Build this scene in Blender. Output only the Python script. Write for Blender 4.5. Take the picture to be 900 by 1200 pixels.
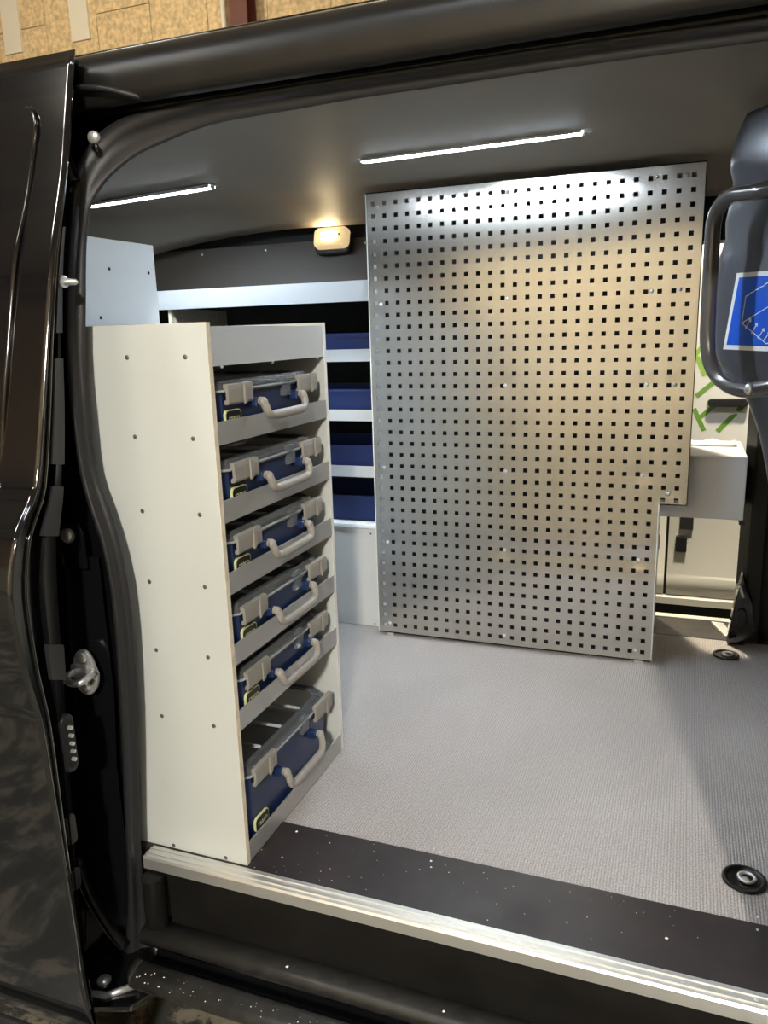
import bpy, bmesh, math, random
from mathutils import Vector, Matrix
random.seed(7)
sc = bpy.context.scene
for o in list(bpy.data.objects): bpy.data.objects.remove(o)
COL = sc.collection
PI = math.pi

# ------------------------------------------------------------------ camera
cam_d = bpy.data.cameras.new('camera'); cam = bpy.data.objects.new('camera', cam_d); COL.objects.link(cam)
F_PX = 918.63
cam_d.sensor_fit = 'VERTICAL'; cam_d.sensor_height = 36.0; cam_d.lens = F_PX / 1200 * 36.0
cam_d.clip_start = 0.02; cam_d.clip_end = 100
yaw, pitch, roll = math.radians(-21.07422657), math.radians(-12.91767766), math.radians(-1.67696218)
fw = Vector((math.sin(yaw)*math.cos(pitch), math.cos(yaw)*math.cos(pitch), math.sin(pitch)))
r0 = Vector((math.cos(yaw), -math.sin(yaw), 0)); u0 = r0.cross(fw)
rt = math.cos(roll)*r0 + math.sin(roll)*u0; up = -math.sin(roll)*r0 + math.cos(roll)*u0
M = Matrix.Identity(4)
for i in range(3):
    M[i][0] = rt[i]; M[i][1] = up[i]; M[i][2] = -fw[i]
M[2][3] = 1.0                       # eye one metre above the load floor
cam.matrix_world = M
sc.camera = cam
# ------------------------------------------------------------------ world, exposure
w = bpy.data.worlds.new('workshop_air'); sc.world = w; w.use_nodes = True
bg = w.node_tree.nodes['Background']; bg.inputs[0].default_value = (1.0, 0.88, 0.70, 1); bg.inputs[1].default_value = 0.05
vs = sc.view_settings; vs.view_transform = 'Standard'; vs.look = 'None'; vs.gamma = 1.0; vs.use_curve_mapping = False
vs.exposure = 0.0
KEY_W, FILL_W, FAR_W = 290.0, 110.0, 420.0      # workshop flood lamps and added fill (W)
STRIP_L, DOME_L = 195.0, 3.0                     # radiance of LED strips and dome lamp lens

# ------------------------------------------------------------------ materials
MATS = {}
def mat(name, col=(.5,.5,.5), rough=.5, metal=0., coat=0., spec=.5, emit=None, estr=0., noise=None, bump=None, brushed=None, cscale=None, trans=0., ior=1.45, vary=None):
    """noise=(scale, amount) colour mottling; bump=(scale, strength); brushed=(axis scale xyz, rough amount, bump)"""
    m = bpy.data.materials.new(name); m.use_nodes = True; MATS[name] = m
    nt = m.node_tree; n = nt.nodes; l = nt.links; b = n['Principled BSDF']
    b.inputs['Base Color'].default_value = (*col, 1); b.inputs['Roughness'].default_value = rough
    b.inputs['Metallic'].default_value = metal; b.inputs['Coat Weight'].default_value = coat
    b.inputs['Specular IOR Level'].default_value = spec; b.inputs['Coat Roughness'].default_value = .03
    b.inputs['Transmission Weight'].default_value = trans; b.inputs['IOR'].default_value = ior
    if emit: b.inputs['Emission Color'].default_value = (*emit, 1); b.inputs['Emission Strength'].default_value = estr
    tc = n.new('ShaderNodeTexCoord')
    if noise:
        t = n.new('ShaderNodeTexNoise'); t.inputs['Scale'].default_value = noise[0]; t.inputs['Detail'].default_value = 6
        l.new(tc.outputs['Object'], t.inputs['Vector'])
        r = n.new('ShaderNodeMapRange'); r.inputs[1].default_value = .3; r.inputs[2].default_value = .7
        r.inputs[3].default_value = 1 - noise[1]; r.inputs[4].default_value = 1 + noise[1]
        l.new(t.outputs['Fac'], r.inputs[0])
        mx = n.new('ShaderNodeVectorMath'); mx.operation = 'SCALE'; mx.inputs[0].default_value = col
        l.new(r.outputs[0], mx.inputs['Scale']); l.new(mx.outputs[0], b.inputs['Base Color'])
    if brushed:
        mp = n.new('ShaderNodeMapping'); mp.inputs['Scale'].default_value = brushed[0]; l.new(tc.outputs['Object'], mp.inputs[0])
        t = n.new('ShaderNodeTexNoise'); t.inputs['Scale'].default_value = 1; t.inputs['Detail'].default_value = 3
        l.new(mp.outputs[0], t.inputs['Vector'])
        r = n.new('ShaderNodeMapRange'); r.inputs[1].default_value = .3; r.inputs[2].default_value = .7
        r.inputs[3].default_value = rough - brushed[1]; r.inputs[4].default_value = rough + brushed[1]
        l.new(t.outputs['Fac'], r.inputs[0]); l.new(r.outputs[0], b.inputs['Roughness'])
        bp = n.new('ShaderNodeBump'); bp.inputs['Strength'].default_value = brushed[2]; bp.inputs['Distance'].default_value = .001
        l.new(t.outputs['Fac'], bp.inputs['Height']); l.new(bp.outputs[0], b.inputs['Normal'])
    if bump:
        t = n.new('ShaderNodeTexNoise'); t.inputs['Scale'].default_value = bump[0]; t.inputs['Detail'].default_value = 4
        l.new(tc.outputs['Object'], t.inputs['Vector'])
        bp = n.new('ShaderNodeBump'); bp.inputs['Strength'].default_value = bump[1]; bp.inputs['Distance'].default_value = .002
        l.new(t.outputs['Fac'], bp.inputs['Height']); l.new(bp.outputs[0], b.inputs['Normal'])
    return m

mat('black_paint', (.006,.006,.007), .10, coat=1.0)
mat('jamb_paint', (.005,.005,.006), .16, spec=.35)
mat('satin_black', (.009,.0085,.008), .36, spec=.38, noise=(14,.25))
mat('dusty_black', (.024,.023,.021), .42, noise=(40,.35))
mat('rubber', (.018,.018,.020), .48, bump=(260,.15))
mat('black_plastic', (.012,.012,.013), .45)
mat('grey_plastic', (.020,.021,.024), .5)
mat('gloss_black', (.004,.004,.004), .3)
mat('void_black', (.004,.004,.004), .7)
mat('cream_board', (.57,.595,.575), .38, noise=(3,.03))
mat('pale_board', (.88,.94,.99), .38, noise=(3,.03))
mat('light_grey_board', (.60,.61,.61), .36)
mat('board_edge', (.74,.66,.52), .7, noise=(60,.12))
mat('white_edge', (.78,.77,.72), .5)
mat('aluminium', (.78,.81,.84), .42, metal=.5, brushed=((8,8,420),.05,.08))
mat('alu_lip', (.50,.50,.49), .45, metal=.6, brushed=((8,8,420),.05,.08))
mat('alu_sill', (.78,.78,.75), .34, metal=.8, brushed=((4,300,300),.06,.08))
STEEL = mat('steel_sheet', (.72,.705,.67), .27, metal=1)
STEEL.node_tree.nodes['Principled BSDF'].inputs['Anisotropic'].default_value = .75
_tn = STEEL.node_tree.nodes.new('ShaderNodeTangent'); _tn.direction_type = 'UV_MAP'; _tn.uv_map = 'grain'
STEEL.node_tree.links.new(_tn.outputs[0], STEEL.node_tree.nodes['Principled BSDF'].inputs['Tangent'])
mat('zinc', (.76,.77,.78), .34, metal=.75, noise=(80,.12))
mat('dull_screw', (.16,.155,.14), .35, metal=.6)
mat('dark_hole', (.02,.02,.02), .8)
mat('blue_plastic', (.010,.025,.088), .34)
mat('blue_bin', (.008,.02,.10), .42)
mat('latch_grey', (.29,.27,.24), .42)
mat('handle_grey', (.30,.28,.25), .40, bump=(120,.05))
mat('label_black', (.008,.008,.008), .4)
mat('label_yellow', (.66,.68,.36), .5)
mat('insert_dark', (.012,.013,.016), .45)
mat('ceiling_lining', (.225,.198,.165), .6, spec=.3, noise=(5,.04), bump=(700,.05))
mat('wall_lining', (.060,.050,.040), .5, noise=(5,.04))
mat('partition_grey', (.085,.09,.108), .28, metal=.35, coat=.4)
mat('tube_grey', (.07,.068,.07), .22, coat=.5)
mat('sticker_blue', (.0,.085,.62), .35)
mat('sticker_white', (.80,.82,.84), .4)
mat('box_grey', (.76,.80,.88), .45)
mat('van_white', (.80,.80,.78), .25, coat=.6)
mat('stripe_green', (.13,.27,.04), .4)
mat('stripe_lime', (.24,.40,.09), .4)
mat('wood_wool', (.62,.47,.28), .9, noise=(18,.30), bump=(60,.9))
mat('wall_plain', (.55,.43,.28), .9, noise=(2,.08))
mat('pale_wall', (.78,.72,.60), .7, noise=(2,.06))
mat('white_batten', (.70,.66,.58), .6)
mat('red_steel', (.10,.022,.015), .5)
mat('steel_beam', (.16,.15,.14), .5)
mat('roof_sheet', (.30,.27,.22), .7)
mat('chip', (.85,.83,.78), .7)
mat('lamp_body', (.08,.08,.085), .4, metal=.6)

def phenolic():
    m = mat('phenolic', (.022,.016,.016), .42, noise=(9,.35)); nt = m.node_tree; n = nt.nodes; l = nt.links
    b = n['Principled BSDF']; tc = n.new('ShaderNodeTexCoord')
    t = n.new('ShaderNodeTexNoise'); t.inputs['Scale'].default_value = 7; t.inputs['Detail'].default_value = 8; l.new(tc.outputs['Object'], t.inputs[0])
    r = n.new('ShaderNodeMapRange'); r.inputs[1].default_value = .35; r.inputs[2].default_value = .65; r.inputs[3].default_value = .33; r.inputs[4].default_value = .52
    l.new(t.outputs['Fac'], r.inputs[0]); l.new(r.outputs[0], b.inputs['Roughness'])
phenolic()
def carpet():
    m = mat('carpet', (.30,.275,.27), .9, spec=.25); nt = m.node_tree; n = nt.nodes; l = nt.links; b = n['Principled BSDF']
    tc = n.new('ShaderNodeTexCoord')
    t = n.new('ShaderNodeTexNoise'); t.inputs['Scale'].default_value = 330; t.inputs['Detail'].default_value = 3; l.new(tc.outputs['Object'], t.inputs[0])
    big = n.new('ShaderNodeTexNoise'); big.inputs['Scale'].default_value = 3; big.inputs['Detail'].default_value = 3; l.new(tc.outputs['Object'], big.inputs[0])
    wv = n.new('ShaderNodeTexWave'); wv.inputs['Scale'].default_value = 55; wv.bands_direction = 'X'; wv.inputs['Distortion'].default_value = 1.5; wv.inputs['Detail'].default_value = 2
    wv.inputs['Detail Scale'].default_value = 6; l.new(tc.outputs['Object'], wv.inputs[0])
    cr = n.new('ShaderNodeValToRGB'); cr.color_ramp.elements[0].position = .3; cr.color_ramp.elements[1].position = .7
    cr.color_ramp.elements[0].color = (.26,.24,.238,1); cr.color_ramp.elements[1].color = (.55,.52,.50,1)
    l.new(t.outputs['Fac'], cr.inputs[0])
    r = n.new('ShaderNodeMapRange'); r.inputs[3].default_value = .92; r.inputs[4].default_value = 1.08; l.new(big.outputs['Fac'], r.inputs[0])
    r2 = n.new('ShaderNodeMapRange'); r2.inputs[3].default_value = .90; r2.inputs[4].default_value = 1.08; l.new(wv.outputs['Fac'], r2.inputs[0])
    mm = n.new('ShaderNodeMath'); mm.operation = 'MULTIPLY'; l.new(r.outputs[0], mm.inputs[0]); l.new(r2.outputs[0], mm.inputs[1])
    sc_ = n.new('ShaderNodeVectorMath'); sc_.operation = 'SCALE'; l.new(cr.outputs[0], sc_.inputs[0]); l.new(mm.outputs[0], sc_.inputs['Scale'])
    l.new(sc_.outputs[0], b.inputs['Base Color'])
    bp = n.new('ShaderNodeBump'); bp.inputs['Strength'].default_value = .6; bp.inputs['Distance'].default_value = .002
    ad = n.new('ShaderNodeMath'); l.new(t.outputs['Fac'], ad.inputs[0]); l.new(wv.outputs['Fac'], ad.inputs[1]); l.new(ad.outputs[0], bp.inputs['Height'])
    l.new(bp.outputs[0], b.inputs['Normal'])
carpet()
def concrete():
    m = mat('worn_concrete', (.1,.1,.1), .4); nt = m.node_tree; n = nt.nodes; l = nt.links; b = n['Principled BSDF']
    tc = n.new('ShaderNodeTexCoord')
    t = n.new('ShaderNodeTexNoise'); t.inputs['Scale'].default_value = 11; t.inputs['Detail'].default_value = 10; t.inputs['Roughness'].default_value = .66; t.inputs['Distortion'].default_value = .15
    l.new(tc.outputs['Object'], t.inputs[0])
    cr = n.new('ShaderNodeValToRGB'); e = cr.color_ramp.elements
    e[0].position = .0; e[0].color = (.055,.058,.055,1); e[1].position = .525; e[1].color = (.075,.077,.070,1)
    k = e.new(.55); k.color = (.24,.215,.17,1); k = e.new(.80); k.color = (.38,.34,.27,1)
    l.new(t.outputs['Fac'], cr.inputs[0]); l.new(cr.outputs[0], b.inputs['Base Color'])
    r = n.new('ShaderNodeMapRange'); r.inputs[1].default_value = .48; r.inputs[2].default_value = .55; r.inputs[3].default_value = .22; r.inputs[4].default_value = .7
    l.new(t.outputs['Fac'], r.inputs[0]); l.new(r.outputs[0], b.inputs['Roughness'])
concrete()
def clear_plastic():
    m = bpy.data.materials.new('clear_plastic'); m.use_nodes = True; MATS['clear_plastic'] = m
    nt = m.node_tree; n = nt.nodes; l = nt.links; n.remove(n['Principled BSDF']); out = n['Material Output']
    tr = n.new('ShaderNodeBsdfTransparent'); tr.inputs[0].default_value = (.80,.83,.85,1)
    gl = n.new('ShaderNodeBsdfGlossy'); gl.inputs['Roughness'].default_value = .08; gl.inputs[0].default_value = (.95,.97,1,1)
    df = n.new('ShaderNodeBsdfDiffuse'); df.inputs[0].default_value = (.75,.80,.85,1)
    fr = n.new('ShaderNodeFresnel'); fr.inputs[0].default_value = 1.5
    m1 = n.new('ShaderNodeMixShader'); m1.inputs[0].default_value = .13; l.new(tr.outputs[0], m1.inputs[1]); l.new(df.outputs[0], m1.inputs[2])
    m2 = n.new('ShaderNodeMixShader'); l.new(fr.outputs[0], m2.inputs[0]); l.new(m1.outputs[0], m2.inputs[1]); l.new(gl.outputs[0], m2.inputs[2])
    l.new(m2.outputs[0], out.inputs[0])
clear_plastic()
def clear_rim():
    m = MATS['clear_plastic'].copy(); m.name = 'clear_rim'; MATS['clear_rim'] = m
    for q in m.node_tree.nodes:
        if q.type == 'MIX_SHADER' and not q.inputs[0].is_linked: q.inputs[0].default_value = .45
clear_rim()
def led_mat():
    m = mat('led_strip', (.9,.9,.9), .4, emit=(.80,.91,1.0), estr=STRIP_L); nt = m.node_tree; n = nt.nodes; l = nt.links; b = n['Principled BSDF']
    tc = n.new('ShaderNodeTexCoord'); wv = n.new('ShaderNodeTexWave'); wv.inputs['Scale'].default_value = 32; wv.bands_direction = 'X'; l.new(tc.outputs['Object'], wv.inputs[0])
    r = n.new('ShaderNodeMapRange'); r.inputs[3].default_value = STRIP_L*.3; r.inputs[4].default_value = STRIP_L*1.7; l.new(wv.outputs['Fac'], r.inputs[0]); l.new(r.outputs[0], b.inputs['Emission Strength'])
led_mat()
mat('dome_lens', (.30,.24,.13), .25, emit=(1.0,.72,.38), estr=DOME_L*.22, bump=(90,.3))
mat('dome_bulb', (1,.9,.7), .3, emit=(1.0,.78,.45), estr=DOME_L*30)

# ------------------------------------------------------------------ mesh helpers
class MB:
    def __init__(s): s.v = []; s.f = []; s.m = []; s.mi = 0
    def add(s, vs, fs):
        k = len(s.v); s.v += [tuple(q) for q in vs]
        for f in fs: s.f.append(tuple(i + k for i in f)); s.m.append(s.mi)
        return s
    def box(s, a, b):
        x0,y0,z0 = a; x1,y1,z1 = b
        x0,x1 = sorted((x0,x1)); y0,y1 = sorted((y0,y1)); z0,z1 = sorted((z0,z1))
        return s.add([(x0,y0,z0),(x1,y0,z0),(x1,y1,z0),(x0,y1,z0),(x0,y0,z1),(x1,y0,z1),(x1,y1,z1),(x0,y1,z1)],
                     [(0,3,2,1),(4,5,6,7),(0,1,5,4),(1,2,6,5),(2,3,7,6),(3,0,4,7)])
    def obox(s, c, ax, ay, az):      # oriented box: centre + three half vectors
        c = Vector(c); ax, ay, az = Vector(ax), Vector(ay), Vector(az)
        vs = [c + i*ax + j*ay + k*az for k in (-1,1) for j in (-1,1) for i in (-1,1)]
        return s.add(vs, [(0,2,3,1),(4,5,7,6),(0,1,5,4),(1,3,7,5),(3,2,6,7),(2,0,4,6)])
    def prism(s, poly, axis, a, b):  # poly in the two other axes, extruded along axis from a to b
        def P(p, t):
            return [(t,p[0],p[1]), (p[0],t,p[1]), (p[0],p[1],t)][axis]
        n = len(poly); vs = [P(p,a) for p in poly] + [P(p,b) for p in poly]
        fs = [tuple(range(n))[::-1], tuple(range(n, 2*n))] + [(i,(i+1)%n,n+(i+1)%n,n+i) for i in range(n)]
        return s.add(vs, fs)
    def tube(s, path, r, n=10, closed=False, caps=True):
        P = [Vector(p) for p in path]; rings = []; prev = None
        rr = r if isinstance(r, (list, tuple)) else [r]*len(P)
        vs = []; fs = []
        for i, p in enumerate(P):
            if closed: t = (P[(i+1)%len(P)] - P[i-1]).normalized()
            else: t = (P[min(i+1,len(P)-1)] - P[max(i-1,0)]).normalized()
            if prev is None:
                a = Vector((0,0,1)) if abs(t.z) < .9 else Vector((1,0,0)); u = t.cross(a).normalized()
            else: u = (prev - t*prev.dot(t)).normalized()
            prev = u; v = t.cross(u)
            for k in range(n):
                an = 2*PI*k/n; vs.append(p + rr[i]*(math.cos(an)*u + math.sin(an)*v))
        m = len(P)
        for i in range(m if closed else m-1):
            j = (i+1) % m
            for k in range(n): fs.append((i*n+k, i*n+(k+1)%n, j*n+(k+1)%n, j*n+k))
        if caps and not closed: fs += [tuple(range(n))[::-1], tuple(range((m-1)*n, m*n))]
        return s.add(vs, fs)
    def cyl(s, a, b, r, n=12, r2=None): return s.tube([a, b], [r, r if r2 is None else r2], n)
    def dome(s, c, d, r, h, n=10):   # rounded screw head
        c = Vector(c); d = Vector(d).normalized()
        return s.tube([c - d*h*.2, c + d*h*.35, c + d*h*.8, c + d*h], [r, r, r*.7, r*.2], n)
    def loft(s, curves, close_u=False):
        n = len(curves[0]); vs = [p for c in curves for p in c]; fs = []
        for i in range(len(curves)-1):
            for k in range(n-1 if not close_u else n):
                k2 = (k+1) % n; fs.append((i*n+k, i*n+k2, (i+1)*n+k2, (i+1)*n+k))
        return s.add(vs, fs)
    def build(s, name, mats, parent=None, smooth=False, bevel=0, solid=0, seg=2, label=None, loc=None, sub=0, angle=None):
        me = bpy.data.meshes.new(name); me.from_pydata(s.v, [], s.f); me.update()
        if not isinstance(mats, (list, tuple)): mats = [mats]
        for q in mats: me.materials.append(MATS[q])
        for p, k in zip(me.polygons, s.m): p.material_index = k; p.use_smooth = smooth
        bm = bmesh.new(); bm.from_mesh(me); bmesh.ops.recalc_face_normals(bm, faces=bm.faces); bm.to_mesh(me); bm.free()
        if smooth and angle: me.set_sharp_from_angle(angle=math.radians(angle))
        o = bpy.data.objects.new(name, me); COL.objects.link(o)
        if loc: o.location = loc
        if parent: o.parent = parent
        if solid:
            md = o.modifiers.new('solid', 'SOLIDIFY'); md.thickness = solid; md.offset = 0
        if bevel:
            md = o.modifiers.new('bevel', 'BEVEL'); md.width = bevel; md.segments = seg; md.limit_method = 'ANGLE'; md.angle_limit = math.radians(40)
        if sub:
            md = o.modifiers.new('sub', 'SUBSURF'); md.levels = sub; md.render_levels = sub
        if label: o['label'] = label
        return o
def empty(name, loc, label, cat, group=None):
    o = bpy.data.objects.new(name, None); COL.objects.link(o); o.location = loc; o.empty_display_size = .05
    return tag(o, label, cat, group)
def tag(o, label, cat, group=None):
    o['label'] = label; o['category'] = cat
    if group: o['group'] = group
    return o
def struct(o, label=None):
    o['kind'] = 'structure'
    if label: o['label'] = label
    return o
def copy_tree(o, parent=None):
    c = o.copy(); COL.objects.link(c); c.parent = parent
    for ch in list(o.children): copy_tree(ch, c)
    return c
def text_mesh(body, size, depth=.0):
    cu = bpy.data.curves.new('lettering', 'FONT'); cu.body = body; cu.size = size; cu.align_x = 'CENTER'; cu.align_y = 'CENTER'; cu.offset = size*.012; cu.resolution_u = 3
    o = bpy.data.objects.new('lettering', cu); COL.objects.link(o)
    dg = bpy.context.evaluated_depsgraph_get(); me = bpy.data.meshes.new_from_object(o.evaluated_get(dg))
    bpy.data.objects.remove(o); return me
def smoothpath(P, n=4):   # Catmull-Rom
    P = [Vector(p) for p in P]; out = []
    for i in range(len(P)-1):
        a, b, c, d = P[max(i-1,0)], P[i], P[i+1], P[min(i+2,len(P)-1)]
        for k in range(n):
            t = k/n; out.append(.5*((2*b)+(c-a)*t+(2*a-5*b+4*c-d)*t*t+(3*b-a-3*c+d)*t**3))
    out.append(P[-1]); return out
def rrect(cx, cy, w, h, r, n=5):
    out = []
    for (sx, sy, a0) in ((1,1,0),(-1,1,90),(-1,-1,180),(1,-1,270)):
        for k in range(n+1):
            a = math.radians(a0 + 90*k/n); out.append((cx + sx*(w/2-r) + r*math.cos(a), cy + sy*(h/2-r) + r*math.sin(a)))
    return out

# ================================================================== WORKSHOP (setting)
g = MB().box((-12,-8,-.75),(8,9.2,-.60)).build('ground', 'worn_concrete'); struct(g, 'worn grey painted concrete workshop floor')
wb = MB().box((-12,9.03,-.6),(8,9.2,7.2)).build('wall_back', 'wall_plain'); struct(wb, 'workshop wall clad in beige wood wool boards')
bme = None
for i in range(14):
    for j in range(8):
        x = -9.52 + .80*i; z = -.88 + .9*j + (.45 if i % 2 else 0)
        if z < -.6 or z > 6.3: continue
        if bme is None:
            b0 = MB().box((.004,8.985,.004),(.796,9.03,.896)).build('board', 'wood_wool', wb, bevel=.006, seg=1); bme = b0.data; b0.location = (x,0,z)
        else:
            b1 = b0.copy(); COL.objects.link(b1); b1.location = (x,0,z)
for x in (-8.6, -7.5):
    MB().box((x,8.95,4.70),(x+.28,8.984,7.0)).build('batten', 'white_batten', wb)
rs = MB().box((-5.05,8.7,-.6),(-4.83,8.72,7)).box((-5.05,8.9,-.6),(-4.83,8.92,7)).box((-4.95,8.72,-.6),(-4.93,8.9,7)).build('steel_column', 'red_steel')
tag(rs, 'rust red steel column standing before the beige boarded wall', 'column')
pp = MB().cyl((-5.25,8.9,-.6),(-5.25,8.9,7),.03).build('wall_pipe', 'white_batten'); tag(pp, 'thin pale pipe running up beside the red steel column', 'pipe')
struct(MB().box((-12,-8,-.6),(-11.85,9.2,7.2)).build('wall_left', 'wall_plain'))
struct(MB().box((7.85,-8,-.6),(8,9.2,7.2)).build('wall_right', 'wall_plain'))
struct(MB().box((-12,-8,-.6),(8,-7.85,7.2)).build('wall_front', 'wall_plain'))
struct(MB().box((-12,-8,7.0),(8,9.2,7.2)).build('ceiling_workshop', 'roof_sheet'))
for i in range(5):
    y = -6.5 + 3.2*i
    bm_ = MB().box((-11.85,y-.1,6.55),(7.85,y+.1,6.58)).box((-11.85,y-.1,6.95),(7.85,y+.1,6.99)).box((-11.85,y-.01,6.58),(7.85,y+.01,6.95)).build('roof_beam', 'steel_beam')
    tag(bm_, 'dark steel beam crossing under the workshop roof', 'beam', 'workshop roof beams')

def flood(loc, target, watts, size, col, label, hang):
    root = empty('flood_lamp', loc, label, 'lamp', 'workshop roof lamps')
    d = (Vector(target) - Vector(loc)).normalized(); q = d.to_track_quat('-Z', 'Y'); root.rotation_mode = 'QUATERNION'; root.rotation_quaternion = q
    MB().tube([(0,0,.10),(0,0,.09),(0,0,.005)], [size*.25,size*.42,size*.56], 24).build('lamp_housing', 'lamp_body', root, smooth=True, angle=40)
    A = PI*(size/2)**2; gn = 'lamp_glow_%d_%d_%d' % (int(watts), int(loc[1]*10), int(loc[0]*10)); mat(gn, (1,1,1), .5, emit=col, estr=watts/(PI*A))
    MB().prism([(size/2*math.cos(2*PI*k/24), size/2*math.sin(2*PI*k/24)) for k in range(24)], 2, -.012, 0).build('lamp_glass', gn, root)
    iq = q.inverted(); e = iq @ (Vector(hang) - Vector(loc))
    MB().cyl((0,0,.08), e, .02, 8).build('mounting_pole', 'steel_beam', root)
KEYC = (1.0,.94,.82); WARM = (1.0,.88,.64)
flood((1.10,-3.6,3.1), (-.4,1.6,.4), KEY_W, .30, KEYC, 'round floodlight hung from the roof facing the open side door', (1.10,-3.6,7.0))
flood((-5.5,-3.5,6.2), (-4.0,1.0,0), FILL_W, 1.0, KEYC, 'wide round fill light added under the roof behind the sliding door', (-5.5,-3.5,7.0))  # unseen lamp added as ambient fill
flood((-1.3,4.95,3.96), (0.1,2.6,.0), FAR_W, .36, WARM, 'round floodlight high above the striped white van', (-1.3,4.95,7.0))
flood((.35,2.55,3.7), (0.2,3.9,.3), 230, .30, WARM, 'small round fill light added for the striped white van', (.35,2.55,7.0))  # unseen lamp added to brighten the side of the parked van
flood((-6.0,4.5,5.2), (-6.5,9,4.8), FILL_W*1.3, .8, WARM, 'wide round floodlight turned to the beige boarded wall', (-6.0,4.5,7.0))

for bx_, bl_ in ((-4.6,'beyond the rear of the black van'),(-1.4,'before the open sliding door'),(1.8,'before the front of the black van')):  # three unseen overhead lamps added to lift the ambient light
    flood((bx_,-2.2,6.2), (bx_,-2.0,0), 85, 1.1, (.90,.95,1.0), 'wide white fill lamp added under the workshop roof ' + bl_, (bx_,-2.2,7.0))
flood((-2.2,-4.6,4.6), (-2.4,-7.9,1.1), 420, .5, WARM, 'round fill light added to brighten the pale wall the steel panel mirrors', (-2.2,-4.6,7.0))  # unseen lamp added to brighten the wall reflected in the steel panel
struct(MB().box((-11.8,-7.85,-.6),(7.8,-7.82,2.6)).build('wall_reflect_band','pale_wall'),'pale band added on the unseen workshop wall for the steel panel to mirror')  # added so the steel panel has a bright surface to reflect

# ================================================================== VAN SHELL (setting part)
fl = MB().box((-2.6,1.284,-.03),(1.3,2.595,0)).build('floor', 'carpet'); struct(fl, 'grey ribbed carpet covering the load floor')
t1 = MB().box((-2.6,1.122,-.03),(1.3,1.284,.0015)).build('trim_1', 'phenolic'); struct(t1, 'dark brown phenolic board along the near door sill')
t2 = MB()
prof = [(1.098,-.026),(1.094,-.024),(1.094,-.002),(1.097,.002),(1.104,.002),(1.105,.0045),(1.108,.0045),(1.109,.0025),(1.118,.0025),(1.119,.0045),(1.122,.0045),(1.123,.002),(1.130,.002),(1.130,-.001),(1.098,-.004)]
t2.prism([(y,z) for y,z in prof], 0, -.955, .32)
t2 = t2.build('trim_2', 'alu_sill'); struct(t2, 'ridged aluminium profile edging the near door sill')
for x in (-.90,-.63,-.36,-.235,-.10,.045,.15):
    MB().dome((x,1.1135,.0025),(0,0,1),.0035,.0015,8).build('screw', 'zinc', t2)
t3 = MB().box((-2.6,2.595,-.03),(1.3,2.765,.0015)).build('trim_3', 'phenolic'); struct(t3, 'dark brown phenolic board along the far door sill')
t4 = MB().prism([(2.762,-.02),(2.79,-.02),(2.79,.006),(2.762,.004)], 0, -.10, .24).build('trim_4', 'alu_sill'); struct(t4, 'bright aluminium strip edging the far door sill')
# ceiling lining: flat sheet that dips to a bowed edge over the far wall
c = MB(); cur = []
ysamp = [1.25,1.5,1.8,2.05,2.2,2.3,2.38,2.44,2.50,2.55,2.585]
for y in ysamp:
    row = []
    for i in range(31):
        x = -2.6 + 3.9*i/30; ze = 1.362 - .13*(min(x,-1.25)+1.25)**2 - (.02*max(0,x+1.25) if x < 0 else .025) + (.0 if x < -.3 else .02)
        t = max(0,(y-2.34)/(2.585-2.34)); row.append((x, y, 1.43*(1-t*t) + ze*t*t))
    cur.append(row)
c.loft(cur); cl = c.build('ceiling', 'ceiling_lining', smooth=True, solid=.006); struct(cl, 'satin grey brown lining sheet of the van roof')
wf = MB().prism([(2.615,1.15),(2.630,1.15),(2.665,1.322),(2.650,1.322)], 0, -2.55, -.93).build('wall_far', 'wall_lining'); struct(wf, 'grey brown lining board high on the far van wall')
for x in (-1.72,-1.45,-1.06): MB().dome((x,2.645,1.302),(0,-1,0),.004,.003,8).build('screw', 'zinc', wf)

# ================================================================== VAN BODY (one thing)
van = empty('van', (0,1.6,-.6), 'black van with open sliding side door and fitted load space', 'van')
VL = Vector((0,1.6,-.6))
def vb(mb, name, m, **k):
    o = mb.build(name, m, van, **k); o.location = -VL; return o
# roof and side rail
roofp = [(2.85,1.26),(2.81,1.42),(2.70,1.53),(2.4,1.585),(2.0,1.60),(1.6,1.58),(1.36,1.535),(1.25,1.492),(1.205,1.472)]
railp = [(1.205,1.472),(1.175,1.458),(1.158,1.443),(1.150,1.428),(1.149,1.410),(1.149,1.392),(1.152,1.380),(1.158,1.373)]
chanp = [(1.158,1.373),(1.175,1.388),(1.185,1.400),(1.19,1.376),(1.186,1.374),(1.187,1.3705),(1.192,1.3705),(1.200,1.395),(1.24,1.395)]
def swx(p, xs): return [[(x,y,z) for y,z in p] for x in xs]
XS = [-2.7,-1.5,-.5,.4,1.5]
vb(MB().loft(swx(roofp, XS)), 'roof_skin', 'black_paint', smooth=True, solid=.004)
vb(MB().loft(swx(railp, XS)), 'roof_rail', 'satin_black', smooth=True, solid=.003)
vb(MB().loft(swx(chanp, XS)), 'door_guide_channel', 'jamb_paint', smooth=False, solid=.001)
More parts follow.
